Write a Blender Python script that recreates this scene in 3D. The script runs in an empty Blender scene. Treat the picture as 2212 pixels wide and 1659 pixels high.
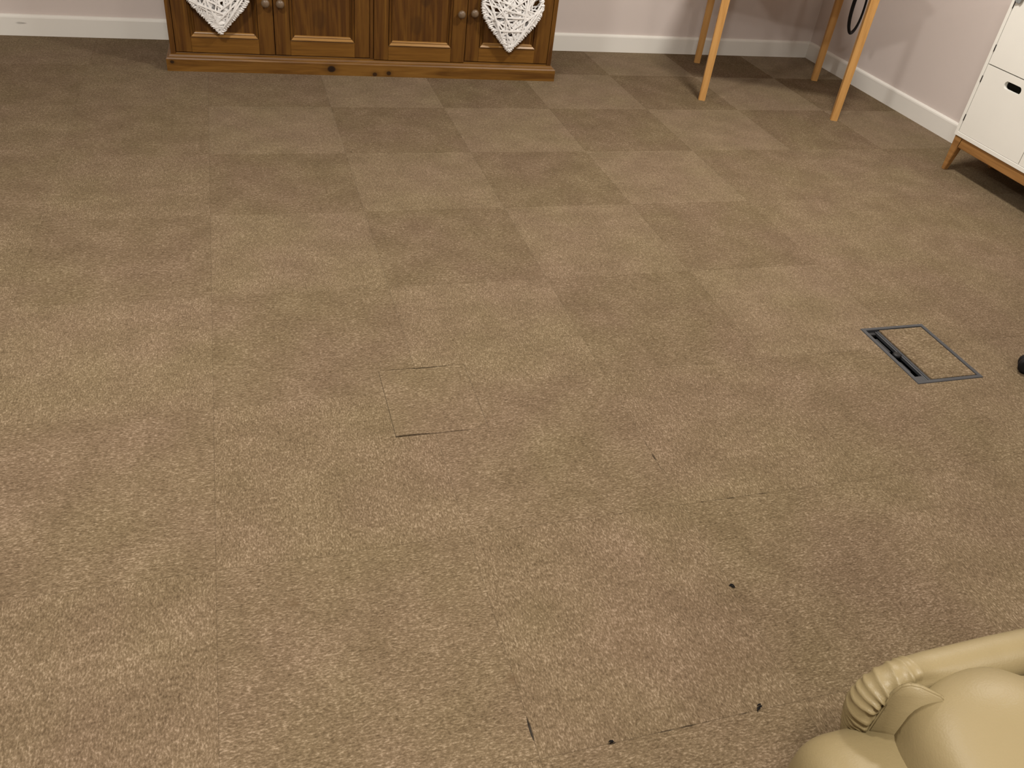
import bpy, bmesh, math, random
from mathutils import Vector, Matrix
from mathutils.geometry import tessellate_polygon
random.seed(7)
scene = bpy.context.scene
COL = scene.collection
PI = math.pi

# ------------------------------------------------------------------ camera
W, H = 2212, 1659
FPX = 1812.9457
PITCH, YAW, ROLL = 0.64495827, 0.36217034, 0.13404396
CAM = Vector((0.117659, -4.146550, 1.315218))
def cam_axes():
    f = Vector((math.sin(YAW)*math.cos(PITCH), math.cos(YAW)*math.cos(PITCH), -math.sin(PITCH)))
    r = Vector((math.cos(YAW), -math.sin(YAW), 0)); u = r.cross(f)
    c, s = math.cos(ROLL), math.sin(ROLL)
    return c*r + s*u, -s*r + c*u, f
CR, CU, CF = cam_axes()
cd = bpy.data.cameras.new('camera'); cam = bpy.data.objects.new('camera', cd); COL.objects.link(cam)
cd.sensor_fit = 'HORIZONTAL'; cd.sensor_width = 36.0; cd.lens = FPX/W*36.0
cd.clip_start = 0.02; cd.clip_end = 50
m = Matrix((CR, CU, -CF)).transposed().to_4x4(); m.translation = CAM
cam.matrix_world = m
scene.camera = cam
def at(px, py, z):
    """point at height z under a pixel of the photograph"""
    d = CF + CR*(px - W/2)/FPX - CU*(py - H/2)/FPX
    return CAM + d*((z - CAM.z)/d.z)

# ------------------------------------------------------------------ world, lamps, exposure
wd = bpy.data.worlds.new('world'); scene.world = wd; wd.use_nodes = True
wd.node_tree.nodes['Background'].inputs[0].default_value = (0.9, 0.8, 0.66, 1)
wd.node_tree.nodes['Background'].inputs[1].default_value = 0.03
vs = scene.view_settings
vs.view_transform = 'Standard'; vs.look = 'None'; vs.gamma = 1.0; vs.use_curve_mapping = False
vs.exposure = 0.25
LAMP_COL = (1.0, 0.945, 0.865)
CEIL = 2.42
LAMPS = [((2.15, -1.6), 47.0), ((-0.5, -2.2), 46.0), ((2.2, -4.7), 20.0), ((0.2, -4.3), 50.0)]     # ceiling lamps: place, watts

# ------------------------------------------------------------------ helpers
def prop(o, label=None, cat=None, group=None, kind=None):
    if label: o['label'] = label
    if cat: o['category'] = cat
    if group: o['group'] = group
    if kind: o['kind'] = kind
    return o
def empty(name, loc=(0, 0, 0), rz=0.0):
    o = bpy.data.objects.new(name, None); COL.objects.link(o)
    o.location = loc; o.rotation_euler = (0, 0, rz); o.empty_display_size = 0.1
    return o
def link(name, me, mat=None, parent=None, loc=None, rot=None):
    o = bpy.data.objects.new(name, me); COL.objects.link(o)
    if mat is not None and not me.materials: me.materials.append(mat)
    if parent is not None: o.parent = parent
    if loc is not None: o.location = loc
    if rot is not None: o.rotation_euler = rot
    return o
def mesh_of(name, bm, smooth=False):
    bmesh.ops.recalc_face_normals(bm, faces=bm.faces[:])
    me = bpy.data.meshes.new(name); bm.to_mesh(me); bm.free()
    if smooth:
        for p in me.polygons: p.use_smooth = True
    return me
def box_bm(bm, x0, x1, y0, y1, z0, z1, bev=0.0, seg=2):
    r = bmesh.ops.create_cube(bm, size=1.0)
    vs_ = r['verts']
    for v in vs_:
        v.co.x = x0 + (v.co.x + .5)*(x1 - x0); v.co.y = y0 + (v.co.y + .5)*(y1 - y0); v.co.z = z0 + (v.co.z + .5)*(z1 - z0)
    if bev > 0:
        es = {e for v in vs_ for e in v.link_edges}
        bmesh.ops.bevel(bm, geom=list(es), offset=bev, segments=seg, affect='EDGES', profile=0.5)
def box(name, x0, x1, y0, y1, z0, z1, mat, parent=None, bev=0.0, seg=2, **k):
    bm = bmesh.new(); box_bm(bm, x0, x1, y0, y1, z0, z1, bev, seg)
    return link(name, mesh_of(name, bm), mat, parent, **k)
def lathe(bm, prof, n=24, axis='Z', origin=(0, 0, 0)):
    """prof: (radius, height) list"""
    rings = []
    O = Vector(origin)
    for r, h in prof:
        ring = []
        for k in range(n):
            a = 2*PI*k/n
            p = (r*math.cos(a), r*math.sin(a), h)
            if axis == 'Y': p = (p[0], p[2], p[1])
            if axis == 'X': p = (p[2], p[0], p[1])
            ring.append(bm.verts.new(O + Vector(p)))
        rings.append(ring)
    for a, b in zip(rings, rings[1:]):
        for k in range(n): bm.faces.new((a[k], a[(k+1) % n], b[(k+1) % n], b[k]))
    bm.faces.new(rings[0]); bm.faces.new(rings[-1])
def frames(pts, closed=False):
    out = []; n = len(pts); up = None
    for i in range(n):
        a = pts[i-1] if (i > 0 or closed) else pts[i]
        b = pts[(i+1) % n] if (i < n-1 or closed) else pts[i]
        t = (b - a).normalized()
        if up is None:
            up = Vector((0, 0, 1)) if abs(t.z) < .9 else Vector((1, 0, 0))
        up = (up - t*up.dot(t)).normalized()
        out.append((t, up, t.cross(up)))
    return out
def tube(bm, pts, rad, n=10, closed=False, flat=1.0, cap=True):
    pts = [Vector(p) for p in pts]
    fr = frames(pts, closed); rings = []
    for i, p in enumerate(pts):
        t, u, s = fr[i]; rings.append([])
        for k in range(n):
            a = 2*PI*k/n
            r = rad(i, a) if callable(rad) else rad
            rings[-1].append(bm.verts.new(p + u*(r*math.cos(a)*flat) + s*(r*math.sin(a))))
    N = len(rings)
    for i in range(N if closed else N-1):
        a, b = rings[i], rings[(i+1) % N]
        for k in range(n): bm.faces.new((a[k], a[(k+1) % n], b[(k+1) % n], b[k]))
    if cap and not closed:
        bm.faces.new(rings[0]); bm.faces.new(rings[-1])
def copy_tree(o, parent=None):
    c = o.copy(); COL.objects.link(c); c.parent = parent
    for ch in list(o.children): copy_tree(ch, c)
    return c

# ------------------------------------------------------------------ materials
def new_mat(name):
    mt = bpy.data.materials.new(name); mt.use_nodes = True
    nt = mt.node_tree; b = nt.nodes['Principled BSDF']
    return mt, nt, b
def N(nt, typ, **inp):
    n = nt.nodes.new(typ)
    for k, v in inp.items():
        if k.startswith('_'): setattr(n, k[1:], v)
        else:
            key = k.replace('__', ' ')
            n.inputs[key].default_value = v
    return n
def ramp(nt, src, stops):
    r = nt.nodes.new('ShaderNodeValToRGB')
    el = r.color_ramp.elements
    while len(el) > 1: el.remove(el[-1])
    el[0].position, el[0].color = stops[0][0], (*stops[0][1], 1)
    for p, c in stops[1:]:
        e = el.new(p); e.color = (*c, 1)
    nt.links.new(src, r.inputs[0]); return r
def mixc(nt, fac, a, b, mode='MIX'):
    mx = nt.nodes.new('ShaderNodeMix'); mx.data_type = 'RGBA'; mx.blend_type = mode
    for i, v in ((0, fac), (6, a), (7, b)):
        if hasattr(v, 'links'): nt.links.new(v, mx.inputs[i])
        elif isinstance(v, tuple): mx.inputs[i].default_value = (*v, 1)
        else: mx.inputs[i].default_value = v
    return mx.outputs[2]
def math_n(nt, op, a, b=None, clamp=False):
    n = nt.nodes.new('ShaderNodeMath'); n.operation = op; n.use_clamp = clamp
    for i, v in enumerate((a, b)):
        if v is None: continue
        if hasattr(v, 'links'): nt.links.new(v, n.inputs[i])
        else: n.inputs[i].default_value = v
    return n.outputs[0]
def spot(nt, pos_out, c, r, soft=0.5, stretch=(1, 1, 1)):
    """1 inside a small blot at c, 0 outside"""
    mp = N(nt, 'ShaderNodeMapping'); mp.vector_type = 'POINT'
    mp.inputs['Scale'].default_value = tuple(s/r for s in stretch)
    mp.inputs['Location'].default_value = tuple(-x*s/r for x, s in zip(c, stretch))
    nt.links.new(pos_out, mp.inputs['Vector'])
    ln = nt.nodes.new('ShaderNodeVectorMath'); ln.operation = 'LENGTH'
    nt.links.new(mp.outputs[0], ln.inputs[0])
    mr = N(nt, 'ShaderNodeMapRange'); mr.interpolation_type = 'SMOOTHSTEP'
    mr.inputs[1].default_value = 1.0 - soft; mr.inputs[2].default_value = 1.0 + soft
    mr.inputs[3].default_value = 1.0; mr.inputs[4].default_value = 0.0
    nt.links.new(ln.outputs[1], mr.inputs[0])
    return mr.outputs[0]

def plain(name, col, rough=0.6, metal=0.0, noise=0.0, nscale=30, bump=0.0, bscale=200, spec=0.5):
    mt, nt, b = new_mat(name)
    b.inputs['Roughness'].default_value = rough; b.inputs['Metallic'].default_value = metal
    b.inputs['Specular IOR Level'].default_value = spec
    tc = N(nt, 'ShaderNodeTexCoord')
    ns = N(nt, 'ShaderNodeTexNoise', Scale=nscale, Detail=4.0); nt.links.new(tc.outputs['Object'], ns.inputs['Vector'])
    d = tuple(c*(1-noise) for c in col); l = tuple(min(1, c*(1+noise)) for c in col)
    r = ramp(nt, ns.outputs['Fac'], [(0.3, d), (0.7, l)])
    nt.links.new(r.outputs[0], b.inputs['Base Color'])
    if bump:
        n2 = N(nt, 'ShaderNodeTexNoise', Scale=bscale, Detail=3.0); nt.links.new(tc.outputs['Object'], n2.inputs['Vector'])
        bp = N(nt, 'ShaderNodeBump', Strength=bump, Distance=0.002); nt.links.new(n2.outputs['Fac'], bp.inputs['Height'])
        nt.links.new(bp.outputs[0], b.inputs['Normal'])
    return mt

def carpet(name, rot, sheen, base=1.0):
    mt, nt, b = new_mat(name)
    geo = N(nt, 'ShaderNodeNewGeometry'); pos = geo.outputs['Position']
    # yarn tufts, longer along the tufting rows of the tile
    mp = N(nt, 'ShaderNodeMapping'); nt.links.new(pos, mp.inputs['Vector'])
    mp.inputs['Scale'].default_value = (1.0, 0.5, 1.0) if rot else (0.5, 1.0, 1.0)
    tuft = N(nt, 'ShaderNodeTexNoise', Scale=300.0, Detail=3.0, Roughness=0.65); nt.links.new(mp.outputs[0], tuft.inputs['Vector'])
    grain = N(nt, 'ShaderNodeTexNoise', Scale=110.0, Detail=3.0, Roughness=0.6); nt.links.new(mp.outputs[0], grain.inputs['Vector'])
    blot = N(nt, 'ShaderNodeTexNoise', Scale=9.0, Detail=3.0, Roughness=0.55); nt.links.new(pos, blot.inputs['Vector'])
    hue = N(nt, 'ShaderNodeTexNoise', Scale=3.2, Detail=2.0); nt.links.new(pos, hue.inputs['Vector'])
    s = math_n(nt, 'ADD', math_n(nt, 'MULTIPLY', tuft.outputs['Fac'], 0.60), math_n(nt, 'MULTIPLY', grain.outputs['Fac'], 0.26))
    s = math_n(nt, 'ADD', s, math_n(nt, 'MULTIPLY', blot.outputs['Fac'], 0.14))
    k = base
    cr = ramp(nt, s, [(0.36, (0.099*k, 0.068*k, 0.039*k)), (0.46, (0.169*k, 0.121*k, 0.072*k)),
                      (0.53, (0.216*k, 0.157*k, 0.096*k)), (0.64, (0.390*k, 0.300*k, 0.205*k))])
    col = cr.outputs[0]
    hr = ramp(nt, hue.outputs['Fac'], [(0.35, (0.985, 1.0, 0.95)), (0.65, (1.015, 0.985, 1.02))])
    col = mixc(nt, 1.0, col, hr.outputs[0], 'MULTIPLY')
    # trodden-in spots
    for c, r_, a in STAINS:
        f = math_n(nt, 'MULTIPLY', spot(nt, pos, (c[0], c[1], 0), r_, 0.7), a)
        col = mixc(nt, f, col, (0.10, 0.065, 0.035))
    nt.links.new(col, b.inputs['Base Color'])
    b.inputs['Roughness'].default_value = 1.0; b.inputs['Specular IOR Level'].default_value = 0.05
    b.inputs['Sheen Weight'].default_value = sheen; b.inputs['Sheen Roughness'].default_value = 0.45
    b.inputs['Sheen Tint'].default_value = (1.0, 0.86, 0.66, 1)
    hs = math_n(nt, 'ADD', math_n(nt, 'MULTIPLY', tuft.outputs['Fac'], 0.6), math_n(nt, 'MULTIPLY', grain.outputs['Fac'], 0.6))
    bp = N(nt, 'ShaderNodeBump', Strength=0.55, Distance=0.004); nt.links.new(hs, bp.inputs['Height'])
    nt.links.new(bp.outputs[0], b.inputs['Normal'])
    return mt
STAINS = [((0.137, -3.105), 0.011, 0.55), ((0.086, -3.119), 0.013, 0.35), ((0.40, -3.17), 0.016, 0.3), ((0.497, -3.347), 0.010, 0.6),
          ((1.64, -2.99), 0.006, 0.5), ((-0.33, -2.866), 0.004, 0.75), ((0.9, -3.4), 0.05, 0.16), ((0.74, -3.3), 0.06, 0.14)]
M_CARP_L = carpet('carpet_nap_light', 1, 0.165, 0.770)  # nap sheen of quarter-turned tiles, partly painted into the base tone
M_CARP_D = carpet('carpet_nap_dark', 0, 0.0, 0.728)
M_CARP_ML = carpet('carpet_nap_faint_light', 1, 0.08, 0.755)  # view-dependent nap contrast, painted weaker in tone and sheen
M_CARP_MD = carpet('carpet_nap_faint_dark', 0, 0.03, 0.745)
M_CARP_P = carpet('carpet_patch', 0, 0.06, 0.76)

def wood(name, dark, mid, light, axis=0, rough=0.42, scale=1.0, knots=(), seed=0.0, coat=0.0, spec=0.28):
    mt, nt, b = new_mat(name)
    tc = N(nt, 'ShaderNodeTexCoord')
    mp = N(nt, 'ShaderNodeMapping'); nt.links.new(tc.outputs['Object'], mp.inputs['Vector'])
    sc = [14.0, 14.0, 14.0]; sc[axis] = 1.1
    mp.inputs['Scale'].default_value = tuple(x*scale for x in sc); mp.inputs['Location'].default_value = (seed, seed*1.7, seed*.6)
    n1 = N(nt, 'ShaderNodeTexNoise', Scale=2.2, Detail=6.0, Roughness=0.6, Distortion=1.2); nt.links.new(mp.outputs[0], n1.inputs['Vector'])
    mp2 = N(nt, 'ShaderNodeMapping'); nt.links.new(tc.outputs['Object'], mp2.inputs['Vector'])
    sc2 = [160.0, 160.0, 160.0]; sc2[axis] = 6.0
    mp2.inputs['Scale'].default_value = tuple(sc2)
    n2 = N(nt, 'ShaderNodeTexNoise', Scale=1.0, Detail=3.0); nt.links.new(mp2.outputs[0], n2.inputs['Vector'])
    s = math_n(nt, 'ADD', math_n(nt, 'MULTIPLY', n1.outputs['Fac'], 0.78), math_n(nt, 'MULTIPLY', n2.outputs['Fac'], 0.22))
    r = ramp(nt, s, [(0.34, dark), (0.5, mid), (0.68, light)])
    col = r.outputs[0]
    for c, rad, st, a in knots:
        f = math_n(nt, 'MULTIPLY', spot(nt, tc.outputs['Object'], c, rad*1.9, 0.6, st), 0.45*a)
        col = mixc(nt, f, col, tuple(x*.5 for x in dark))
        f = math_n(nt, 'MULTIPLY', spot(nt, tc.outputs['Object'], c, rad, 0.25, st), a)
        col = mixc(nt, f, col, (0.012, 0.006, 0.004))
    nt.links.new(col, b.inputs['Base Color'])
    b.inputs['Roughness'].default_value = rough; b.inputs['Specular IOR Level'].default_value = spec
    if coat: b.inputs['Coat Weight'].default_value = coat; b.inputs['Coat Roughness'].default_value = 0.25
    bp = N(nt, 'ShaderNodeBump', Strength=0.12, Distance=0.001); nt.links.new(s, bp.inputs['Height'])
    nt.links.new(bp.outputs[0], b.inputs['Normal'])
    return mt
PINE = ((0.052, 0.0185, 0.0035), (0.098, 0.040, 0.0065), (0.155, 0.071, 0.0115))
M_PINE_V = wood('stained_pine_upright', *PINE, axis=2)
M_PINE_H = wood('stained_pine_level', (0.088, 0.036, 0.006), (0.150, 0.066, 0.0105), (0.215, 0.102, 0.018), axis=0, seed=3.0)
M_MOULD = wood('highlit_pine_moulding', (0.20, 0.092, 0.020), (0.29, 0.15, 0.04), (0.38, 0.21, 0.065), axis=0, rough=0.3, seed=6.0, spec=0.5)  # lamp highlight on the level mouldings, painted in as lighter wood
M_PINE_P = wood('stained_pine_panel', *PINE, axis=2, seed=7.0,
                knots=[((0.24, -0.02, 0.27), 0.022, (1, 0.2, 0.8), 0.35), ((0.2, -0.02, 0.16), 0.03, (1, 0.2, 0.7), 0.25)])
M_PLINTH = wood('stained_pine_plinth', (0.090, 0.037, 0.0065), (0.150, 0.068, 0.012), (0.21, 0.103, 0.021), axis=0, seed=5.0,
                knots=[((0.722, 0.0, 0.029), 0.0145, (0.8, 0.1, 1), 0.95), ((0.924, 0.0, 0.010), 0.009, (0.85, 0.1, 1), 0.8),
                       ((0.990, 0.0, 0.017), 0.0095, (0.9, 0.1, 1), 0.85), ((0.024, 0.0, 0.040), 0.007, (0.8, 0.1, 1), 0.85)])
M_KNOB = plain('turned_pine_knob', (0.155, 0.105, 0.065), 0.35, noise=0.2)
M_BEECH = wood('oiled_beech', (0.40, 0.205, 0.062), (0.50, 0.268, 0.086), (0.58, 0.33, 0.115), axis=2, rough=0.5, seed=1.0)
M_BEECH_H = wood('oiled_beech_level', (0.40, 0.205, 0.062), (0.50, 0.268, 0.086), (0.58, 0.33, 0.115), axis=1, rough=0.5, seed=2.0)
M_OAK = wood('brown_oak_frame', (0.22, 0.105, 0.032), (0.30, 0.150, 0.048), (0.36, 0.19, 0.065), axis=1, rough=0.5, seed=4.0)
M_WHITE = plain('white_lacquer', (0.78, 0.77, 0.72), 0.38, noise=0.015, nscale=6)
M_WICKER = plain('white_painted_willow', (0.82, 0.81, 0.80), 0.6, noise=0.08, nscale=60, bump=0.2, bscale=150)
M_STRING = plain('natural_string', (0.55, 0.46, 0.33), 0.9, noise=0.2, nscale=300)
M_BLACK = plain('black_plastic', (0.006, 0.006, 0.007), 0.5, noise=0.2, spec=0.3)
M_LINT = plain('black_fluff', (0.010, 0.009, 0.009), 1.0, noise=0.3, nscale=400, spec=0.1)
M_HINGE = plain('dark_steel_hinge', (0.10, 0.095, 0.09), 0.4, 0.8, noise=0.15)
M_HATCH = plain('grey_floor_box_plastic', (0.036, 0.037, 0.041), 0.5, noise=0.12, nscale=25, bump=0.15, bscale=300)
M_HATCH_IN = plain('dark_floor_box_inside', (0.008, 0.008, 0.009), 0.7, noise=0.3, nscale=40)
M_SLAB = plain('dark_subfloor', (0.035, 0.028, 0.022), 1.0, noise=0.3, nscale=20)
M_SHADOW_SHEET = plain('grey_shadow_sheet', (0.30, 0.30, 0.29), 0.95, noise=0.1, nscale=120, bump=0.4)  # for the added sheet that stands in for a grey shadow
M_CHAIR = plain('black_woven_fabric', (0.02, 0.02, 0.022), 0.9, noise=0.3, nscale=150, bump=0.3)
M_STEEL = plain('brushed_steel', (0.5, 0.5, 0.5), 0.3, 1.0, noise=0.05)
def painted(name, col, rough, bump, marks=()):
    mt, nt, b = new_mat(name)
    geo = N(nt, 'ShaderNodeNewGeometry')
    n1 = N(nt, 'ShaderNodeTexNoise', Scale=1.4, Detail=3.0); nt.links.new(geo.outputs['Position'], n1.inputs['Vector'])
    r = ramp(nt, n1.outputs['Fac'], [(0.3, tuple(c*.97 for c in col)), (0.7, tuple(c*1.02 for c in col))])
    c_ = r.outputs[0]
    for c, rad, st, a in marks:
        c_ = mixc(nt, math_n(nt, 'MULTIPLY', spot(nt, geo.outputs['Position'], c, rad, 0.6, st), a), c_, (0.10, 0.085, 0.075))
    nt.links.new(c_, b.inputs['Base Color'])
    b.inputs['Roughness'].default_value = rough
    n2 = N(nt, 'ShaderNodeTexNoise', Scale=380.0, Detail=3.0); nt.links.new(geo.outputs['Position'], n2.inputs['Vector'])
    bp = N(nt, 'ShaderNodeBump', Strength=bump, Distance=0.001); nt.links.new(n2.outputs['Fac'], bp.inputs['Height'])
    nt.links.new(bp.outputs[0], b.inputs['Normal'])
    return mt
M_WALL = painted('mauve_wall_paint', (0.63, 0.560, 0.528), 0.75, 0.25)
M_CEIL = painted('white_ceiling_paint', (0.80, 0.79, 0.76), 0.85, 0.2)
M_SKIRT = painted('white_gloss_skirting', (0.78, 0.765, 0.72), 0.4, 0.05,
                  marks=[((-0.817, 0.407, 0.057), 0.0045, (0.32, 0.2, 1), 0.42), ((-0.80, 0.407, 0.0565), 0.003, (0.3, 0.2, 1), 0.4)])
def leather():
    mt, nt, b = new_mat('cream_leather')
    tc = N(nt, 'ShaderNodeTexCoord')
    n1 = N(nt, 'ShaderNodeTexNoise', Scale=5.0, Detail=4.0); nt.links.new(tc.outputs['Object'], n1.inputs['Vector'])
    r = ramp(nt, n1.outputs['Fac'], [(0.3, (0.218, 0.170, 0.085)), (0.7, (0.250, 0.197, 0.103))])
    nt.links.new(r.outputs[0], b.inputs['Base Color'])
    b.inputs['Roughness'].default_value = 0.46; b.inputs['Specular IOR Level'].default_value = 0.35
    v = N(nt, 'ShaderNodeTexVoronoi', Scale=420.0); nt.links.new(tc.outputs['Object'], v.inputs['Vector'])
    n2 = N(nt, 'ShaderNodeTexNoise', Scale=22.0, Detail=3.0); nt.links.new(tc.outputs['Object'], n2.inputs['Vector'])
    hs = math_n(nt, 'ADD', math_n(nt, 'MULTIPLY', v.outputs['Distance'], 0.12), math_n(nt, 'MULTIPLY', n2.outputs['Fac'], 1.0))
    bp = N(nt, 'ShaderNodeBump', Strength=0.35, Distance=0.003); nt.links.new(hs, bp.inputs['Height'])
    nt.links.new(bp.outputs[0], b.inputs['Normal'])
    return mt
M_LEATHER = leather()
def emitter():
    mt, nt, b = new_mat('lit_opal_glass')
    b.inputs['Base Color'].default_value = (0.9, 0.88, 0.82, 1)
    b.inputs['Emission Color'].default_value = (*LAMP_COL, 1); b.inputs['Emission Strength'].default_value = 4.0
    return mt
M_OPAL = emitter()

# ------------------------------------------------------------------ the room
XL, XR, YB, YF = -2.55, 3.474, 0.422, -6.0      # left, right, back, behind the camera
HATCH = (1.905, 2.130, -2.675, -2.400)          # floor box opening
PATCH = (0.405, 0.632, -2.672, -2.408)          # carpet let in over a second one
def slab():
    bm = bmesh.new()
    xs = [XL-.1, HATCH[0], HATCH[1], XR+.1]; ys = [YF-.1, HATCH[2], HATCH[3], YB+.1]
    for i in range(3):
        for j in range(3):
            if i == 1 and j == 1: continue
            box_bm(bm, xs[i], xs[i+1], ys[j], ys[j+1], -0.16, -0.0075)
    return mesh_of('floor', bm)
floor = prop(link('floor', slab(), M_SLAB), kind='structure')

def offset_loop(loop, d):
    """inward miter offset of a counter-clockwise loop"""
    n = len(loop); out = []
    for i in range(n):
        p0, p1, p2 = (Vector(loop[(i+k) % n]) for k in (-1, 0, 1))
        e1 = (p1-p0).normalized(); e2 = (p2-p1).normalized()
        n1 = Vector((-e1.y, e1.x)); n2 = Vector((-e2.y, e2.x))
        b = n1 + n2
        if b.length < 1e-6: out.append(tuple(p1 + n1*d)); continue
        b.normalize(); out.append(tuple(p1 + b*(d/max(0.35, b.dot(n1)))))
    return out
def tile_mesh(loop, name='carpet_tile', bev=0.0008):
    bm = bmesh.new()
    inner = offset_loop(loop, bev)
    a = [bm.verts.new((x, y, -0.0075)) for x, y in loop]
    b = [bm.verts.new((x, y, -bev)) for x, y in loop]
    c = [bm.verts.new((x, y, 0.0)) for x, y in inner]
    n = len(loop)
    for lo, hi in ((a, b), (b, c)):
        for k in range(n): bm.faces.new((lo[k], lo[(k+1) % n], hi[(k+1) % n], hi[k]))
    for t in tessellate_polygon([[Vector((*p, 0)) for p in inner]]):
        try: bm.faces.new([c[k] for k in t])
        except ValueError: pass
    return mesh_of(name, bm)
# open joints: (x0, y0, x1, y1, half width) along a grid line
JOINTS = [(1.0, -2.785, 1.0, -2.80, .0007), (1.0, -2.825, 1.0, -2.852, .0022), (1.0, -2.86, 1.0, -2.885, .0006),
          (1.045, -3.0, 1.056, -3.0, .0011), (1.075, -3.0, 1.105, -3.0, .0005), (1.112, -3.0, 1.135, -3.0, .0016), (1.15, -3.0, 1.18, -3.0, .0004),
          (1.19, -3.0, 1.222, -3.0, .0010), (0.83, -3.0, 0.842, -3.0, .0004), (0.842, -3.0, 0.853, -3.0, .0018),
          (0.5, -3.422, 0.5, -3.47, .0023), (0.715, -3.5, 0.748, -3.5, .0009), (0.752, -3.5, 0.79, -3.5, .0010), (0.772, -3.5, 0.786, -3.5, .0017),
          (0.80, -3.5, 0.815, -3.5, .0005), (0.875, -3.5, 0.893, -3.5, .0006), (0.62, -3.5, 0.637, -3.5, .0018),
          (1.70, -3.0, 1.712, -3.0, .0006)]
def on_edge(p, q):
    """joint notches lying on the edge p-q, as extra loop points"""
    P, Q = Vector(p), Vector(q); e = Q - P; L = e.length; e /= L; nrm = Vector((-e.y, e.x))
    hits = []
    for x0, y0, x1, y1, w in JOINTS:
        A, B = Vector((x0, y0)), Vector((x1, y1))
        if abs((A-P).dot(nrm)) < 1e-4 and abs((B-P).dot(nrm)) < 1e-4:
            t0, t1 = sorted(((A-P).dot(e), (B-P).dot(e)))
            if t0 > 0.003 and t1 < L-0.003: hits.append((t0, t1, w))
    hits.sort(); pts = []; last = 0
    for t0, t1, w in hits:
        if t0 < last + 1e-3: continue
        d = t1 - t0
        for t, k in ((t0, 0), (t0+.3*d, 1), (t0+.7*d, .9), (t1, 0)): pts.append(tuple(P + e*t + nrm*(w*k)))
        last = t1
    return pts
def cut(loop_rect, hole):
    """rectangle minus a hole that bites one corner or one side"""
    x0, x1, y0, y1 = loop_rect; hx0, hx1, hy0, hy1 = hole
    a, b, c, d = max(x0, hx0), min(x1, hx1), max(y0, hy0), min(y1, hy1)
    if a >= b or c >= d: return [(x0, y0), (x1, y0), (x1, y1), (x0, y1)]
    left, right, bot, top = a <= x0+1e-6, b >= x1-1e-6, c <= y0+1e-6, d >= y1-1e-6
    if right and bot: return [(x0, y0), (a, y0), (a, d), (x1, d), (x1, y1), (x0, y1)]
    if right and top: return [(x0, y0), (x1, y0), (x1, c), (a, c), (a, y1), (x0, y1)]
    if left and bot: return [(b, y0), (x1, y0), (x1, y1), (x0, y1), (x0, d), (b, d)]
    if left and top: return [(x0, y0), (x1, y0), (x1, y1), (b, y1), (b, c), (x0, c)]
    return [(x0, y0), (x1, y0), (x1, y1), (x0, y1)]
for i in range(-6, 7):
    for j in range(-1, 12):
        x0, x1 = max(XL, .5*i), min(XR, .5*i + .5); y0, y1 = max(YF, -.5*j - .5), min(YB, -.5*j)
        if x1 - x0 < .01 or y1 - y0 < .01: continue
        loop = cut((x0, x1, y0, y1), HATCH)
        if len(loop) == 4: loop = cut((x0, x1, y0, y1), PATCH)
        full = []
        for k in range(len(loop)):
            full.append(loop[k]); full += on_edge(loop[k], loop[(k+1) % len(loop)])
        crisp = 0 <= i <= 3 and 1 <= j <= 4 or i >= 1 and j <= 1 or (i, j) in ((-1, 3), (-1, 4))     # elsewhere the painted nap sheen is fainter, as the view flattens it
        link('carpet_tile', tile_mesh(full), (M_CARP_L if crisp else M_CARP_ML) if (i+j) % 2 else (M_CARP_D if crisp else M_CARP_MD), floor)
# the let-in patch: cut a little small and lying a little askew, so gaps open along its edges
px0, px1, py0, py1 = PATCH
loop = [(px0+.0008, py0+.0062), (px0+.070, py0+.0050), (px0+.085, py0+.0022), (px0+.115, py0+.0016), (px0+.135, py0+.0026), (px0+.165, py0+.0022), (px0+.185, py0+.0004),
        (px1-.0003, py0+.0002), (px1-.0002, py1-.0003), (px0+.205, py1-.0005), (px0+.18, py1-.0018), (px0+.135, py1-.0044), (px0+.100, py1-.0040), (px0+.08, py1-.0016),
        (px0+.03, py1-.0014), (px0+.02, py1-.0003), (px0+.0006, py1-.0002)]
link('carpet_patch', tile_mesh(loop), M_CARP_P, floor)

def wall(name, x0, x1, y0, y1): return prop(box(name, x0, x1, y0, y1, -0.16, CEIL+.1, M_WALL), kind='structure')
wall('wall_back', XL-.1, XR+.1, YB, YB+.1); wall('wall_right', XR, XR+.1, YF-.1, YB)
wall('wall_left', XL-.1, XL, YF-.1, YB); wall('wall_front', XL, XR, YF-.1, YF)
prop(box('ceiling', XL-.1, XR+.1, YF-.1, YB+.1, CEIL, CEIL+.1, M_CEIL), kind='structure')
def skirting(name, a, b, inward):
    """board with a rounded top edge, running from a to b, standing out towards inward"""
    a, b, w = Vector((*a, 0)), Vector((*b, 0)), Vector((*inward, 0))
    prof = [(0, -.004), (.015, -.004), (.015, .080), (.0135, .086), (.009, .0905), (.004, .0925), (0, .093)]
    bm = bmesh.new(); rr = []
    for p in (a, b): rr.append([bm.verts.new(p + w*d + Vector((0, 0, z))) for d, z in prof])
    n = len(prof)
    for k in range(n): bm.faces.new((rr[0][k], rr[0][(k+1) % n], rr[1][(k+1) % n], rr[1][k]))
    bm.faces.new(rr[0]); bm.faces.new(rr[1])
    return prop(link(name, mesh_of(name, bm), M_SKIRT), kind='structure')
skirting('baseboard_back', (XL, YB), (XR, YB), (0, -1)); skirting('baseboard_right', (XR, YF), (XR, YB-.0149), (-1, 0))
skirting('baseboard_left', (XL, YF), (XL, YB-.0149), (1, 0)); skirting('baseboard_front', (XL+.015, YF), (XR-.015, YF), (0, 1))

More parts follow.
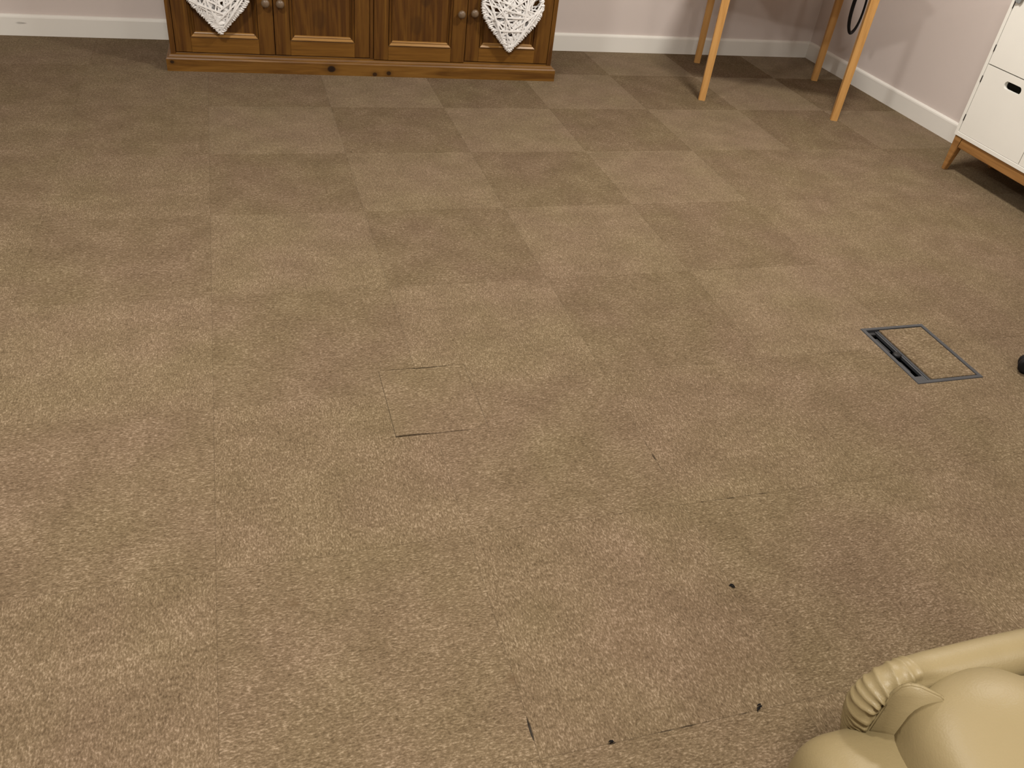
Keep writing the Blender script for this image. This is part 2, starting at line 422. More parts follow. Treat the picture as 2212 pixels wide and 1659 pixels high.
# ceiling lamps
for k, ((x, y), watt) in enumerate(LAMPS):
    root = prop(empty('ceiling_lamp', (x, y, CEIL)), 'round opal glass ceiling lamp, lit, %s' %
                ['above the carpet near the beech table', 'above the open carpet before the sideboard', 'behind the cream sofa', 'above the carpet facing the sofa'][k],
                'lamp', 'ceiling lamps')
    bm = bmesh.new(); lathe(bm, [(0.14, -0.001), (0.15, -0.012), (0.15, -0.03), (0.14, -0.034)], 32)
    link('base_ring', mesh_of('base_ring', bm, True), M_WHITE, root)
    bm = bmesh.new(); lathe(bm, [(0.138, -0.032), (0.135, -0.05), (0.11, -0.07), (0.06, -0.082), (0.004, -0.085)], 32)
    link('shade', mesh_of('shade', bm, True), M_OPAL, root)
    ld = bpy.data.lights.new('lamp_glow', 'AREA'); ld.shape = 'DISK'; ld.size = 0.34; ld.energy = watt; ld.color = LAMP_COL
    lo = bpy.data.objects.new('lamp_glow', ld); COL.objects.link(lo); lo.parent = root; lo.location = (0, 0, -0.092)

# ------------------------------------------------------------------ pine sideboard
SB = prop(empty('sideboard', (-0.171, -0.059, 0), math.atan2(-0.056, 1.821)),
          'dark honey-stained pine sideboard with panelled doors and round knobs', 'sideboard')
SW, SD = 1.822, 0.45
def sb_plinth():
    bm = bmesh.new()
    # front and side boards with a moulded top edge
    prof = [(0.0, 0.0), (0.0, 0.052), (0.004, 0.058), (0.012, 0.060), (0.016, 0.068), (0.022, 0.071), (0.022, 0.0)]
    path = [((0, SD), (1, 0)), ((0, 0), (1, 1)), ((SW, 0), (-1, 1)), ((SW, SD), (-1, 0))]
    rings = [[bm.verts.new((p[0] + d*w[0], p[1] + d*w[1], z)) for d, z in prof] for p, w in path]
    n = len(prof)
    for a, b in zip(rings, rings[1:]):
        for k in range(n): bm.faces.new((a[k], a[(k+1) % n], b[(k+1) % n], b[k]))
    bm.faces.new(rings[0]); bm.faces.new(rings[-1])
    return mesh_of('plinth', bm)
link('plinth', sb_plinth(), M_PLINTH, SB)
bx0, bx1, by = 0.021, SW-0.021, 0.020          # carcass
box('side_panel', bx0, bx0+.022, by, SD, 0.0, 0.83, M_PINE_V, SB, .002)
box('side_panel', bx1-.022, bx1, by, SD, 0.0, 0.83, M_PINE_V, SB, .002)
box('back_panel', bx0+.022, bx1-.022, SD-.012, SD, 0.05, 0.83, M_PINE_V, SB)
box('bottom_panel', bx0+.022, bx1-.022, by+.004, SD-.012, 0.05, 0.076, M_PINE_H, SB, .002)
box('centre_post', 0.902, 0.918, by+.001, by+.04, 0.076, 0.60, M_PINE_V, SB, .0015)
box('drawer_rail', bx0+.022, bx1-.022, by+.001, by+.04, 0.575, 0.60, M_PINE_H, SB, .0015)
box('top_board', -0.01, SW+.01, -0.012, SD+.005, 0.83, 0.855, M_PINE_H, SB, .006, 3)
KN = [(0.0075, 0.0), (0.0075, 0.008), (0.010, 0.011), (0.0165, 0.017), (0.0185, 0.024), (0.017, 0.030), (0.011, 0.034), (0.003, 0.0355)]
def knob_mesh():
    bm = bmesh.new(); lathe(bm, [(r, -h) for r, h in KN], 20, 'Y'); return mesh_of('knob', bm, True)
KNOB = knob_mesh()
def pine_door(x0, x1, z0, z1, knob_left, drop=0.0, proud=0.0):
    w, h = x1-x0, z1-z0
    d = box('door', .055, w-.055, .0125, .019, .05, h-.05, M_PINE_P, SB)     # the field panel carries the frame
    d.location = (x0, by - proud, z0 - drop)
    sw = 0.068
    box('stile', 0, sw, 0, .024, 0, h, M_PINE_V, d, .0025); box('stile', w-sw, w, 0, .024, 0, h, M_PINE_V, d, .0025)
    box('rail', sw, w-sw, .0005, .02, 0, .066, M_PINE_H, d, .0015); box('rail', sw, w-sw, .0005, .02, h-.066, h, M_PINE_H, d, .0015)
    # applied mouldings round the field
    def mould(p, q, inn):
        p, q, inn = Vector(p), Vector(q), Vector(inn); al = (q-p).normalized()
        pr = [(0, .014), (0, .006), (.002, .006), (.0025, -.004), (.004, -.0045), (.0115, .002), (.0120, .009), (.0150, .009), (.0155, .006), (.0185, .0075), (.022, .0135), (.022, .016)]
        bm = bmesh.new()
        A = [bm.verts.new(p + inn*s + al*s + Vector((0, y, 0))) for s, y in pr]
        B = [bm.verts.new(q + inn*s - al*s + Vector((0, y, 0))) for s, y in pr]
        n = len(pr)
        for k in range(n): bm.faces.new((A[k], A[(k+1) % n], B[(k+1) % n], B[k]))
        bm.faces.new(A); bm.faces.new(B)
        return mesh_of('moulding', bm)
    a, b_, c, e = (sw, 0, .066), (w-sw, 0, .066), (w-sw, 0, h-.066), (sw, 0, h-.066)
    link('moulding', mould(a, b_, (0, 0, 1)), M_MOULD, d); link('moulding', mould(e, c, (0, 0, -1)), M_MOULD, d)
    link('moulding', mould(a, e, (1, 0, 0)), M_PINE_V, d); link('moulding', mould(b_, c, (-1, 0, 0)), M_PINE_V, d)
    link('knob', KNOB, M_KNOB, d, (0.030 if knob_left else w-.030, .001, .305-z0))
    return d
pine_door(0.045, 0.4715, .079, .572, False); pine_door(0.4745, 0.900, .079, .572, True)
pine_door(0.920, 1.3555, .079, .572, False, 0.006, 0.004); pine_door(1.3585, 1.777, .079, .572, True)
DRAWER_KNOBS = []
for x0, x1 in ((0.045, 0.900), (0.920, 1.777)):
    d = box('drawer', 0, x1-x0, 0, .02, 0, .212, M_PINE_H, SB, .006, 3); d.location = (x0, by, .607)
    for kx in (.20, x1-x0-.20):
        link('knob', KNOB, M_KNOB, d, (kx, .001, .106)); DRAWER_KNOBS.append((x0+kx, .713))

# ------------------------------------------------------------------ wicker hearts
HALF = [(0, 0), (.016, .018), (.061, .066), (.104, .111), (.125, .138), (.146, .174), (.1545, .210), (.151, .243), (.136, .274), (.110, .295), (.080, .302), (.050, .294), (.024, .274)]
def heart_pts(n):
    """outline with its tip at the origin, tip down, starting at the notch, anticlockwise"""
    ctl = [(0, .250)] + [(-x, z) for x, z in HALF[:0:-1]] + [(0, 0)] + HALF[1:]
    m_ = len(ctl); dense = []
    for i in range(m_):
        p0, p1, p2, p3 = (Vector(ctl[(i+k) % m_]) for k in (-1, 0, 1, 2))
        if p1.length < 1e-6: p0 = p1 - (p2-p1)              # keep the tip sharp
        if p2.length < 1e-6: p3 = p2 + (p2-p1)
        if i == 0: p0 = p1 - (p2-p1)                        # and the notch
        if (i+1) % m_ == 0: p3 = p2 + (p2-p1)
        for q in range(12):
            t = q/12
            dense.append(.5*((2*p1) + (p2-p0)*t + (2*p0-5*p1+4*p2-p3)*t*t + (3*p1-p0-3*p2+p3)*t**3))
    L = [0.0]
    for i in range(len(dense)): L.append(L[-1] + (dense[(i+1) % len(dense)]-dense[i]).length)
    out = []; i = 0
    for k in range(n):
        d = L[-1]*k/n
        while L[i+1] < d: i += 1
        f = (d-L[i])/(L[i+1]-L[i]); v = dense[i].lerp(dense[(i+1) % len(dense)], f); out.append((v.x*.925, v.y*.95 + .008))
    return out
def wicker_heart(tip, seed, label, turn=0.0):
    rnd = random.Random(seed)
    root = prop(empty('wicker_heart', tip, math.atan2(-0.056, 1.821)), label, 'ornament', 'white wicker hearts hanging on the sideboard')
    n = 96; hp = heart_pts(n)
    def P(s):                                   # point of the outline at s in turns
        s = (s % 1.0)*n; i = int(s); f = s - i; a, b = hp[i % n], hp[(i+1) % n]
        x, z = a[0]+(b[0]-a[0])*f, a[1]+(b[1]-a[1])*f
        return Vector((x*math.cos(turn)-z*math.sin(turn), 0, x*math.sin(turn)+z*math.cos(turn)))
    bm = bmesh.new(); tube(bm, [P(k/n) for k in range(n)], .008, 8, True)
    link('hoop', mesh_of('hoop', bm, True), M_WICKER, root)
    # willow strips: chords from edge to edge, bowed out in front and behind, each wrapped round the hoop
    bm = bmesh.new()
    cen = P(0.5) + Vector((0, 0, .19))
    def strip(s0, s1, side, wd, lift):
        a, b = P(s0), P(s1); L = (b-a).length
        if L < .035: return
        u = (b-a)/L; v = Vector((-u.z, 0, u.x)); pts = []
        for k in range(9):
            t = k/8; bow = math.sin(PI*t)**.6
            pts.append(a + (b-a)*t + u*((-1 if k == 0 else 1 if k == 8 else 0)*.007) + Vector((0, side*(.007 + lift*bow), 0)))
        th = .0011
        rings = []
        for p in pts:
            y = Vector((0, 1, 0)); rings.append([bm.verts.new(p + v*sx*wd/2 + y*sy*th) for sx, sy in ((-1, -1), (1, -1), (1, 1), (-1, 1))])
        for r0, r1 in zip(rings, rings[1:]):
            for k in range(4): bm.faces.new((r0[k], r0[(k+1) % 4], r1[(k+1) % 4], r1[k]))
        bm.faces.new(rings[0]); bm.faces.new(rings[-1])
    for layer in range(5):
        cnt = (26, 24, 22, 16, 14)[layer]
        for k in range(cnt):
            s0 = (k + .5*layer)/cnt + rnd.uniform(-.012, .012)
            s1 = s0 + .5 + rnd.uniform(-.26, .26)
            ok = True
            for q in (.2, .35, .5, .65, .8):     # keep the chord out of the notch at the top
                m_ = P(s0) + (P(s1)-P(s0))*q
                if m_.z > .235 and abs(m_.x) < .045: ok = False
            if ok: strip(s0, s1, -1 if layer < 3 else 1, rnd.uniform(.005, .0085), (.004, .010, .016, .006, .012)[layer] + rnd.uniform(0, .004))
    for k in range(14):                         # short ones crossing near the tip
        s0 = .5 + rnd.uniform(-.13, .13); s1 = 1.0 - s0 + rnd.uniform(-.05, .05)
        strip(s0, s1, -1 if k % 3 else 1, rnd.uniform(.005, .008), .005 + rnd.uniform(0, .004))
    wv = link('willow_strips', mesh_of('willow_strips', bm), M_WICKER, root); wv['kind'] = 'stuff'
    # binding wrapped round the hoop
    bm = bmesh.new(); wraps = 92
    for k in range(wraps):
        s = (k + .5 + rnd.uniform(-.3, .3))/wraps; p = P(s); t = (P(s+.004)-P(s-.004)).normalized(); nrm = Vector((-t.z, 0, t.x))
        tl = rnd.uniform(-.007, .007); w_ = rnd.uniform(.0028, .0048)
        ring = [p + nrm*(.0095*math.cos(a)) + Vector((0, .0105*math.sin(a), 0)) + t*(tl*math.cos(a) + .003*math.sin(a)) for a in [2*PI*q/12 for q in range(12)]]
        tube(bm, ring, w_, 6, True, .45)
    bd = link('hoop_binding', mesh_of('hoop_binding', bm, True), M_WICKER, root); bd['kind'] = 'stuff'
    return root, P
HEARTS = []
for tip, seed, lab, kn in (((0.072, -.082, .169), 3, 'white woven willow heart on the sideboard door farthest from the table, hung higher', 0),
                           ((1.3935, -.122, .1375), 11, 'white woven willow heart on the sideboard door nearest the table, hung lower', 3)):
    root, P = wicker_heart(tip, seed, lab, 0.0)
    # hanging string up to the drawer knob
    kx, kz = DRAWER_KNOBS[kn]
    top = SB.matrix_world
    R = Matrix.Rotation(SB.rotation_euler.z, 3, 'Z')
    K = Vector(SB.location) + R @ Vector((kx, by - .016, kz)); inv = R.inverted()
    kl = inv @ (K - Vector(tip))
    bm = bmesh.new(); n0 = P(0.0)
    tube(bm, [n0 + Vector((-.004, 0, 0)), (n0 + kl)*.5 + Vector((-.012, 0, 0)), kl + Vector((-.010, 0, 0)), kl + Vector((0, 0, .010)), kl + Vector((.010, 0, 0)),
              (n0 + kl)*.5 + Vector((.012, 0, 0)), n0 + Vector((.004, 0, 0))], .0013, 6)
    link('hanging_string', mesh_of('hanging_string', bm, True), M_STRING, root)

# ------------------------------------------------------------------ beech table
FL, FR = Vector((2.357, -0.368, 0)), Vector((2.979, -0.648, 0))
ta = math.atan2(FR.y-FL.y, FR.x-FL.x)
TB = prop(empty('table', FL, ta), 'light orange beech table with slim tapered legs standing in the corner', 'table')
tw, td = 0.672, 0.690
def leg_mesh():
    bm = bmesh.new(); s0, s1, h = .0165, .0192, .70
    lo = [bm.verts.new((a*s0, b*s0, .0)) for a, b in ((-1, -1), (1, -1), (1, 1), (-1, 1))]
    md = [bm.verts.new((a*s1, b*s1, .60)) for a, b in ((-1, -1), (1, -1), (1, 1), (-1, 1))]
    hi = [bm.verts.new((a*s1, b*s1, h)) for a, b in ((-1, -1), (1, -1), (1, 1), (-1, 1))]
    for p, q in ((lo, md), (md, hi)):
        for k in range(4): bm.faces.new((p[k], p[(k+1) % 4], q[(k+1) % 4], q[k]))
    bm.faces.new(lo); bm.faces.new(hi)
    bmesh.ops.bevel(bm, geom=[e for e in bm.edges if abs(e.verts[0].co.z-e.verts[1].co.z) > .05], offset=.003, segments=2, affect='EDGES')
    return mesh_of('leg', bm)
LEG = leg_mesh()
for x, y in ((.004, .0175), (tw, .0175), (.004, td), (tw, td)):
    link('leg', LEG, M_BEECH, TB, (x, y, 0))
box('apron', .03, tw-.026, .004, .026, .60, .70, M_BEECH_H, TB, .002); box('apron', .03, tw-.026, td-.009, td+.013, .60, .70, M_BEECH_H, TB, .002)
box('apron', -.009, .013, .0435, td-.026, .60, .70, M_BEECH_H, TB, .002); box('apron', tw-.009, tw+.013, .0435, td-.026, .60, .70, M_BEECH_H, TB, .002)
box('table_top', -.04, tw+.045, -.03, td+.05, .70, .725, M_BEECH_H, TB, .004, 2)

# coiled black lead hanging under the table
cy0 = -0.30
def cable():
    bm = bmesh.new()
    d0 = Vector((3.168, cy0, 0.330))
    for s in range(3):
        pts = []
        k0 = (s-1)
        for k in range(40):
            t = 2*PI*k/40
            hgt = .5 - .5*math.cos(t)                       # 0 at the bottom, 1 at the top
            wid = math.sin(t)*(.060 + .004*k0)*(1.0 - .55*hgt**1.2)
            pts.append(d0 + Vector((wid*.95 - .012*hgt + .002*k0, .006*k0 + wid*.28, hgt*(.345 + .006*k0) + .006*abs(k0) )))
        tube(bm, pts, .0054, 8, True)
    # tail up to a clip under the top
    tube(bm, [d0 + Vector((-.012, 0, .335)), d0 + Vector((-.010, 0, .36)), d0 + Vector((-.01, .004, .372))], .0054, 8)
    return mesh_of('cable', bm, True)
prop(link('cable', cable(), M_BLACK), 'coiled black lead hanging in a loop under the beech table', 'cable')

# ------------------------------------------------------------------ white cabinet
WC = prop(empty('cabinet', (3.160, -1.215, 0), 0), 'white lacquered cabinet with finger-hole doors on a wooden leg frame', 'cabinet')
# local: x into the wall, y negative along the wall; front face at x = 0, far side at y = 0
CW, CD, CZ0, CZ1 = 0.76, 0.295, 0.158, 0.785
box('side_panel', 0, CD, -.016, 0, CZ0, CZ1, M_WHITE, WC, .0015); box('side_panel', 0, CD, -CW, -CW+.016, CZ0, CZ1, M_WHITE, WC, .0015)
box('bottom_panel', 0, CD, -CW+.016, -.016, CZ0, CZ0+.018, M_WHITE, WC, .0015); box('top_panel', 0, CD, -CW+.016, -.016, CZ1-.018, CZ1, M_WHITE, WC, .0015)
box('back_panel', CD-.006, CD, -CW+.016, -.016, CZ0+.018, CZ1-.018, M_WHITE, WC)
box('divider', .024, CD-.006, -CW/2-.008, -CW/2+.008, CZ0+.018, CZ1-.018, M_WHITE, WC)
box('shelf', .024, CD-.006, -CW+.016, -.016, .462, .477, M_WHITE, WC)
def hole_door(y0, y1, z0, z1, hole, hinge_y, mirror=False):
    """door leaf in the plane x = 0.001, with a stadium finger hole cut right through"""
    t0, t1 = .0015, .0185
    hc, hz, hw, hh = hole
    bm = bmesh.new()
    hp = []
    for k in range(32):
        a = 2*PI*k/32
        cx = (hw-hh) if math.cos(a) > 0 else -(hw-hh)
        if abs(math.cos(a)) < 1e-9: cx = 0
        hp.append((hc + cx + hh*math.cos(a), hz + hh*math.sin(a)))
    op = []
    for k in range(32):                                     # matching points on the outer rectangle
        y, z = hp[k]; dx, dz = y-hc, z-hz
        s = 1e9
        if dx > 1e-9: s = min(s, (y1-hc)/dx)
        if dx < -1e-9: s = min(s, (y0-hc)/dx)
        if dz > 1e-9: s = min(s, (z1-hz)/dz)
        if dz < -1e-9: s = min(s, (z0-hz)/dz)
        op.append([hc+dx*s, hz+dz*s])
    for cy_, cz_ in ((y0, z0), (y1, z0), (y1, z1), (y0, z1)):      # snap nearest onto the corners
        k = min(range(32), key=lambda q: (op[q][0]-cy_)**2 + (op[q][1]-cz_)**2); op[k] = [cy_, cz_]
    def ring(pts, x): return [bm.verts.new((x, y, z)) for y, z in pts]
    A, B, C, D = ring(op, t0), ring(hp, t0), ring(hp, t1), ring(op, t1)
    for p, q in ((A, B), (B, C), (C, D), (D, A)):
        for k in range(32): bm.faces.new((p[k], p[(k+1) % 32], q[(k+1) % 32], q[k]))
    d = link('door', mesh_of('door', bm), M_WHITE, WC)
    for hz_ in (z0+.048, z1-.075):
        bm = bmesh.new(); lathe(bm, [(.0026, 0), (.0030, .001), (.0030, .027), (.0026, .028)], 12)
        link('hinge', mesh_of('hinge', bm, True), M_HINGE, d, (.0015, hinge_y, hz_))
    return d
zA, zB, zC, zD = CZ0+.0195, .4680, .4722, CZ1-.0195
ym = -CW/2
for z0, z1 in ((zA, zB), (zC, zD)):
    hole = (-.016-.0035-(CW/2-.018)/2 + .012, z1-.043, .047, .0155)
    hole_door(ym+.0015, -.0195, z0, z1, hole, -.0178)
    hole_door(-CW+.0195, ym-.0015, z0, z1, (hole[0]-(CW/2-.02), *hole[1:]), -CW+.0178)
# wooden leg frame
box('frame_rail', .006, .028, -CW+.03, -.03, .113, CZ0, M_OAK, WC, .002); box('frame_rail', CD-.03, CD-.008, -CW+.03, -.03, .113, CZ0, M_OAK, WC, .002)
def wc_leg(x, y, inx, iny):
    bm = bmesh.new()
    hi = [(0, 0), (.034, 0), (.034, .046), (0, .046)]; lo = [(0, 0), (.020, 0), (.020, .020), (0, .020)]
    a = [bm.verts.new((p*inx, q*iny, 0)) for p, q in lo]; b = [bm.verts.new((p*inx, q*iny, CZ0-.001)) for p, q in hi]
    for k in range(4): bm.faces.new((a[k], a[(k+1) % 4], b[(k+1) % 4], b[k]))
    bm.faces.new(a); bm.faces.new(b)
    bmesh.ops.bevel(bm, geom=bm.edges[:], offset=.002, segments=2, affect='EDGES')
    return link('leg', mesh_of('leg', bm), M_OAK, WC, (x, y, 0))
wc_leg(.004, -.006, 1, -1); wc_leg(.004, -CW+.006, 1, 1); wc_leg(CD-.006, -.006, -1, -1); wc_leg(CD-.006, -CW+.006, -1, 1)
# added grey sheet over the cabinet's top, standing in for a soft shadow
def shadow_sheet():
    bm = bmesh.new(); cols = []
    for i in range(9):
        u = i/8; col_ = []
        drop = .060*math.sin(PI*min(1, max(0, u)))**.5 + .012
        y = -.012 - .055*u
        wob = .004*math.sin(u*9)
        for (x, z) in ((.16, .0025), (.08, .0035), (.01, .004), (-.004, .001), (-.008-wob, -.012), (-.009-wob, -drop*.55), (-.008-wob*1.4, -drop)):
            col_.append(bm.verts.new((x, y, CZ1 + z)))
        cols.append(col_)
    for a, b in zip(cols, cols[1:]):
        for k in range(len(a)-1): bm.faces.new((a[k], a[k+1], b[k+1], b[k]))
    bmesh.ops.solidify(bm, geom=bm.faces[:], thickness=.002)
    return mesh_of('shadow_sheet', bm, True)
prop(link('shadow_sheet', shadow_sheet(), M_SHADOW_SHEET, None, (3.160, -1.215, 0)), 'small grey sheet on the white cabinet standing in for a soft grey shadow', 'shadow_sheet')

# ------------------------------------------------------------------ floor box
hx0, hx1, hy0, hy1 = HATCH
FB = prop(empty('floor_box', (hx0, hy0, 0)), 'grey floor socket box with carpeted lid and open cable slot', 'floor box')
fw, fh = hx1-hx0, hy1-hy0
def frame_mesh():
    bm = bmesh.new(); prof = [(-.004, .0002), (-.003, .0022), (.0075, .0026), (.0085, .0012), (.0085, -.012), (-.0, -.012)]
    cs = [((0, 0), (1, 1)), ((fw, 0), (-1, 1)), ((fw, fh), (-1, -1)), ((0, fh), (1, -1))]
    rings = [[bm.verts.new((c[0]+w[0]*d, c[1]+w[1]*d, z)) for d, z in prof] for c, w in cs]
    n = len(prof)
    for i in range(4):
        a, b = rings[i], rings[(i+1) % 4]
        for k in range(n): bm.faces.new((a[k], a[(k+1) % n], b[(k+1) % n], b[k]))
    return mesh_of('frame', bm)
link('frame', frame_mesh(), M_HATCH, FB)
bm = bmesh.new()
box_bm(bm, .001, fw-.001, .001, fh-.001, -.09, -.085); box_bm(bm, .001, .004, .001, fh-.001, -.085, -.011); box_bm(bm, fw-.004, fw-.001, .001, fh-.001, -.085, -.011)
box_bm(bm, .004, fw-.004, .001, .004, -.085, -.011); box_bm(bm, .004, fw-.004, fh-.004, fh-.001, -.085, -.011)
link('tray', mesh_of('tray', bm), M_HATCH_IN, FB)
lx = .050                                                   # the lid starts here, the slot lies left of it
lid = box('lid', lx, fw-.0095, .0095, fh-.0095, -.010, -.0035, M_HATCH, FB, .001)
bm = bmesh.new()
l0 = (lx+.0065, .0125, fw-.0105, fh-.0110)
link('carpet_inlay', tile_mesh([(l0[0], l0[1]), (l0[2], l0[1]), (l0[2], l0[3]), (l0[0], l0[3])]), M_CARP_P, lid, (0, 0, .0012))
# slotted cable flap in the strip beside the lid: two bars and a notched tongue
fl = box('cable_flap', .043, lx-.001, .0095, fh-.0095, -.014, -.0045, M_HATCH, FB, .001)
box('flap_bar', .010, .040, .0095, .034, -.012, -.003, M_HATCH, fl, .001); box('flap_bar', .010, .040, fh-.022, fh-.0095, -.014, -.006, M_HATCH_IN, fl, .001)
box('cable_brush', .016, .030, .065, .115, -.016, -.010, M_HATCH_IN, fl, .002); box('cable_brush', .018, .032, .165, .235, -.016, -.009, M_HATCH_IN, fl, .002)
bm = bmesh.new(); lathe(bm, [(.012, -.004), (.013, -.002), (.013, .004), (.010, .0055)], 18)
link('finger_pull', mesh_of('finger_pull', bm, True), M_BLACK, fl, (.034, .142, -.006))

# ------------------------------------------------------------------ cream leather sofa
SO = prop(empty('sofa', (1.2, -4.4, 0)), 'cream leather recliner sofa with gathered arm front and puffy seat', 'sofa')
SOI = Vector((-1.2, 4.4, 0))
def superell(name, c, h, e1=.55, e2=.55, nu=48, nv=28, warp=None, mat=M_LEATHER):
    """pillow-like solid: centre c, half sizes h"""
    bm = bmesh.new(); rows = []
    sp = lambda v, e: math.copysign(abs(v)**e, v)
    for j in range(nv+1):
        ph = -PI/2 + PI*j/nv; row = []
        for i in range(nu):
            th = 2*PI*i/nu
            p = Vector((sp(math.cos(ph), e1)*sp(math.cos(th), e2), sp(math.cos(ph), e1)*sp(math.sin(th), e2), sp(math.sin(ph), e1)))
            q = Vector((c[0]+p.x*h[0], c[1]+p.y*h[1], c[2]+p.z*h[2]))
            if warp: q = warp(q, p)
            row.append(bm.verts.new(q + SOI))
            if j in (0, nv): break
        rows.append(row)
    for a, b in zip(rows, rows[1:]):
        for i in range(nu):
            if len(a) == 1: bm.faces.new((a[0], b[(i+1) % nu], b[i]))
            elif len(b) == 1: bm.faces.new((a[i], a[(i+1) % nu], b[0]))
            else: bm.faces.new((a[i], a[(i+1) % nu], b[(i+1) % nu], b[i]))
    return link(name, mesh_of(name, bm, True), mat, SO)
AY, AZ, AR = -3.711, 0.424, 0.027                          # arm roll: axis line and radius
def arm_roll(sg=1, ay=AY):
    """leather roll along the arm that turns down at the front, gathered on both sides of a seam"""
    pts = []; bend = .045; xv = .834
    for k in range(26): pts.append(Vector((1.55 - (1.55-xv-bend)*k/25, ay, AZ)))
    for k in range(1, 49):
        a = PI/2*k/48; pts.append(Vector((xv+bend - bend*math.sin(a), ay, AZ-bend + bend*math.cos(a))))
    for k in range(1, 181):
        z = AZ-bend - (AZ-bend-.035)*k/180
        pts.append(Vector((xv + .045*min(1.0, (AZ-bend-z)/.13)**1.3, ay, z)))
    s = [0.0]
    for a, b in zip(pts, pts[1:]): s.append(s[-1] + (b-a).length)
    sb = s[24]; inner = Vector((.50, -.86*sg, 0.10)).normalized()
    bm = bmesh.new(); fr = frames(pts); rings = []; n = 56
    for i, p in enumerate(pts):
        t, u, sd = fr[i]; ring = []
        g = max(0.0, min(1.0, (s[i]-sb)/.05))                # gathers begin at the bend
        for k in range(n):
            a = 2*PI*k/n; d = u*math.cos(a) + sd*math.sin(a); w = d.dot(inner)
            ph_ = s[i]*98 + .35*w*math.sin(s[i]*97) + .25*math.sin(s[i]*131)
            f = 1.0 - 2.0*abs(math.sin(PI*ph_))**.7
            big = math.sin(2*PI*s[i]*24 + 1.2*w)
            r = 1 + .02*math.sin(2*a + s[i]*8)
            near = math.exp(-((w-.42)/.30)**2)                # gathers are tightest along the seam
            r += g*(.14*f*(.42 + .58*near) + .05*big*near)
            if w > .42: r -= g*(.30 + .16*max(0, big))*min(1.0, (w-.42)/.25)   # pulled in behind the seam
            r *= 1 + .10*max(0.0, min(1.0, (p.x-.88)/.14))             # fuller away from the front
            ring.append(bm.verts.new(p + d*(AR*r) + SOI))
        rings.append(ring)
    for a, b in zip(rings, rings[1:]):
        for k in range(n): bm.faces.new((a[k], a[(k+1) % n], b[(k+1) % n], b[k]))
    bm.faces.new(rings[0]); bm.faces.new(rings[-1])
    o = link('arm_roll', mesh_of('arm_roll', bm, True), M_LEATHER, SO)
    return o
arm_roll()
arm_roll(-1, -5.495)
def slab_part(name, x0, x1, y0, y1, z0, z1, bev):
    bm = bmesh.new(); box_bm(bm, x0-1.2, x1-1.2, y0+4.4, y1+4.4, z0, z1, bev, 4)
    return link(name, mesh_of(name, bm, True), M_LEATHER, SO)
slab_part('arm_side', .845, 1.60, -3.735, -3.69, .03, .415, .015); slab_part('arm_side', .845, 1.60, -5.51, -5.465, .03, .415, .015)
def facing(y0, sg):
    """leather-covered facing board at the corner between arm roll and seat"""
    bm = bmesh.new(); L, z1 = .068, .464
    out = [(0, .05), (0, z1-.030), (.004, z1-.012), (.012, z1-.003), (.024, z1), (.05, z1-.004), (L, z1-.02), (L, .05)]
    d = Vector((.80, -.60*sg, 0)); nn = Vector((.60*sg, .80, 0))*.008*sg; P0 = Vector((.829, y0, 0)) + SOI
    A = [bm.verts.new(P0 + d*u + Vector((0, 0, z))) for u, z in out]
    B = [bm.verts.new(P0 + d*u + nn + Vector((0, 0, z))) for u, z in out]
    n = len(out)
    for k in range(n): bm.faces.new((A[k], A[(k+1) % n], B[(k+1) % n], B[k]))
    bm.faces.new(A); bm.faces.new(B)
    bmesh.ops.bevel(bm, geom=[e for e in bm.edges], offset=.0022, segments=3, affect='EDGES')
    return link('front_panel', mesh_of('front_panel', bm, True), M_LEATHER, SO)
facing(-3.732, 1); facing(-5.468, -1)
slab_part('base', .88, 1.62, -5.46, -3.74, .05, .30, .02)
def seat_warp(q, p):
    # the corner next to the arm swells up against the roll and falls away behind it
    if q.y > -4.0:
        t = max(0.0, min(1.0, (q.x - .955)/.10)); q.y -= .055*t*t*(3-2*t)*max(0.0, p.y)
    q.z += .008*math.sin(q.x*23+q.y*17) * max(0, p.z)
    return q
superell('seat_cushion', (1.137, -4.147, .370), (.322, .434, .132), .50, .30, 96, 40, seat_warp)
superell('seat_cushion', (1.142, -5.050, .370), (.310, .434, .132), .50, .30, 96, 40)
superell('footrest', (.836, -4.148, .276), (.124, .445, .127), .62, .36, 72, 32)
superell('footrest', (.832, -5.055, .280), (.126, .445, .130), .62, .36, 72, 32)
for yc in (-4.16, -5.04):
    superell('back_cushion', (1.52, yc, .72), (.15, .43, .32), .6, .45, 48, 28)
slab_part('back_frame', 1.55, 1.68, -5.46, -3.74, .05, .95, .04)

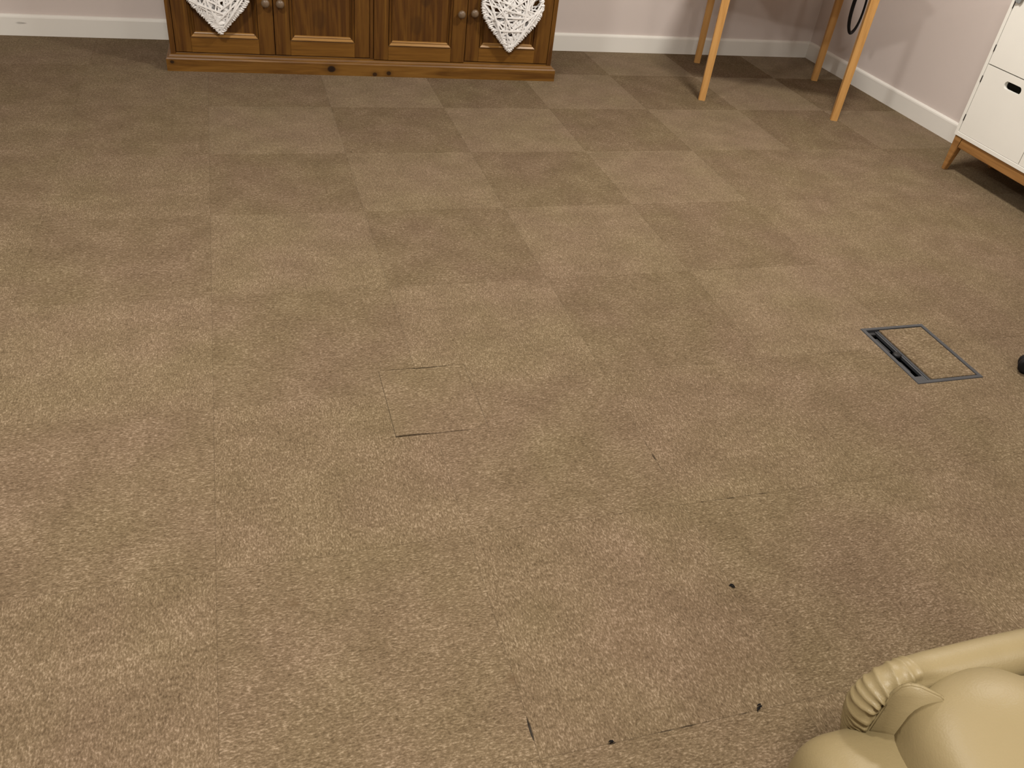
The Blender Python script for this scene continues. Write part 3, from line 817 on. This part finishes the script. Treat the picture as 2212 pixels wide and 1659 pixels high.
# ------------------------------------------------------------------ black swivel chair, a castor of it in view
CH = prop(empty('swivel_chair', (2.512, -2.876, 0), 0), 'black swivel chair on castors beside the floor box', 'chair')
for k in range(5):
    a = math.radians(137) + 2*PI*k/5
    cx_, cy_ = math.cos(a), math.sin(a)
    bm = bmesh.new(); tube(bm, [Vector((.03*cx_, .03*cy_, .10)), Vector((.17*cx_, .17*cy_, .092)), Vector((.300*cx_, .300*cy_, .075))], lambda i, b: (.024, .020, .015)[i], 10)
    arm = link('base_arm', mesh_of('base_arm', bm, True), M_BLACK, CH)
    for sgn in (-1, 1):
        bm = bmesh.new(); lathe(bm, [(.018, -.009), (.0262, -.007), (.0265, .007), (.018, .009)], 20, 'X')
        link('castor', mesh_of('castor', bm, True), M_BLACK, arm, (.300*cx_ - cy_*sgn*.011, .300*cy_ + cx_*sgn*.011, .0262), (0, 0, a + PI/2))
bm = bmesh.new(); lathe(bm, [(.03, .07), (.032, .12), (.026, .13), (.026, .40)], 20); link('gas_column', mesh_of('gas_column', bm, True), M_BLACK, CH)
bm = bmesh.new(); box_bm(bm, -.24, .24, -.24, .24, .40, .48, .035, 4); link('seat', mesh_of('seat', bm, True), M_CHAIR, CH)
bm = bmesh.new(); box_bm(bm, .21, .26, -.21, .21, .60, 1.02, .022, 4); link('backrest', mesh_of('backrest', bm, True), M_CHAIR, CH)
bm = bmesh.new(); tube(bm, [Vector((.10, 0, .405)), Vector((.26, 0, .41)), Vector((.285, 0, .46)), Vector((.27, 0, .70))], .014, 10); link('back_stem', mesh_of('back_stem', bm, True), M_BLACK, CH)

# ------------------------------------------------------------------ bits of black fluff lying on the carpet
def fluff(px, py, length, ang, seed, label):
    rnd = random.Random(seed); p = at(px, py, 0.0)
    bm = bmesh.new()
    for k in range(5):
        a = ang + rnd.uniform(-.5, .5); l = length*rnd.uniform(.45, 1.0); o = Vector((rnd.uniform(-.25, .25)*length, rnd.uniform(-.25, .25)*length, .0012))
        d = Vector((math.cos(a), math.sin(a), 0)); c = Vector((-d.y, d.x, 0))
        pts = [o - d*l/2, o - d*l*.15 + c*l*rnd.uniform(-.1, .1) + Vector((0, 0, .0016)), o + d*l*.2 + c*l*rnd.uniform(-.1, .1) + Vector((0, 0, .001)), o + d*l/2]
        tube(bm, pts, lambda i, b: (.0004, .0013, .0012, .0004)[i], 6)
    prop(link('lint', mesh_of('lint', bm, True), M_LINT, None, p), label, 'lint', 'black specks on the carpet')
fluff(1581, 1265, .013, -.9, 1, 'thick black speck of fluff alone on the open carpet')
fluff(1640, 1528, .015, .35, 2, 'feathery black speck at the end of the carpet joint by the sofa')
fluff(1320, 1602, .009, .2, 3, 'tiny black speck on the carpet joint farther from the sofa')
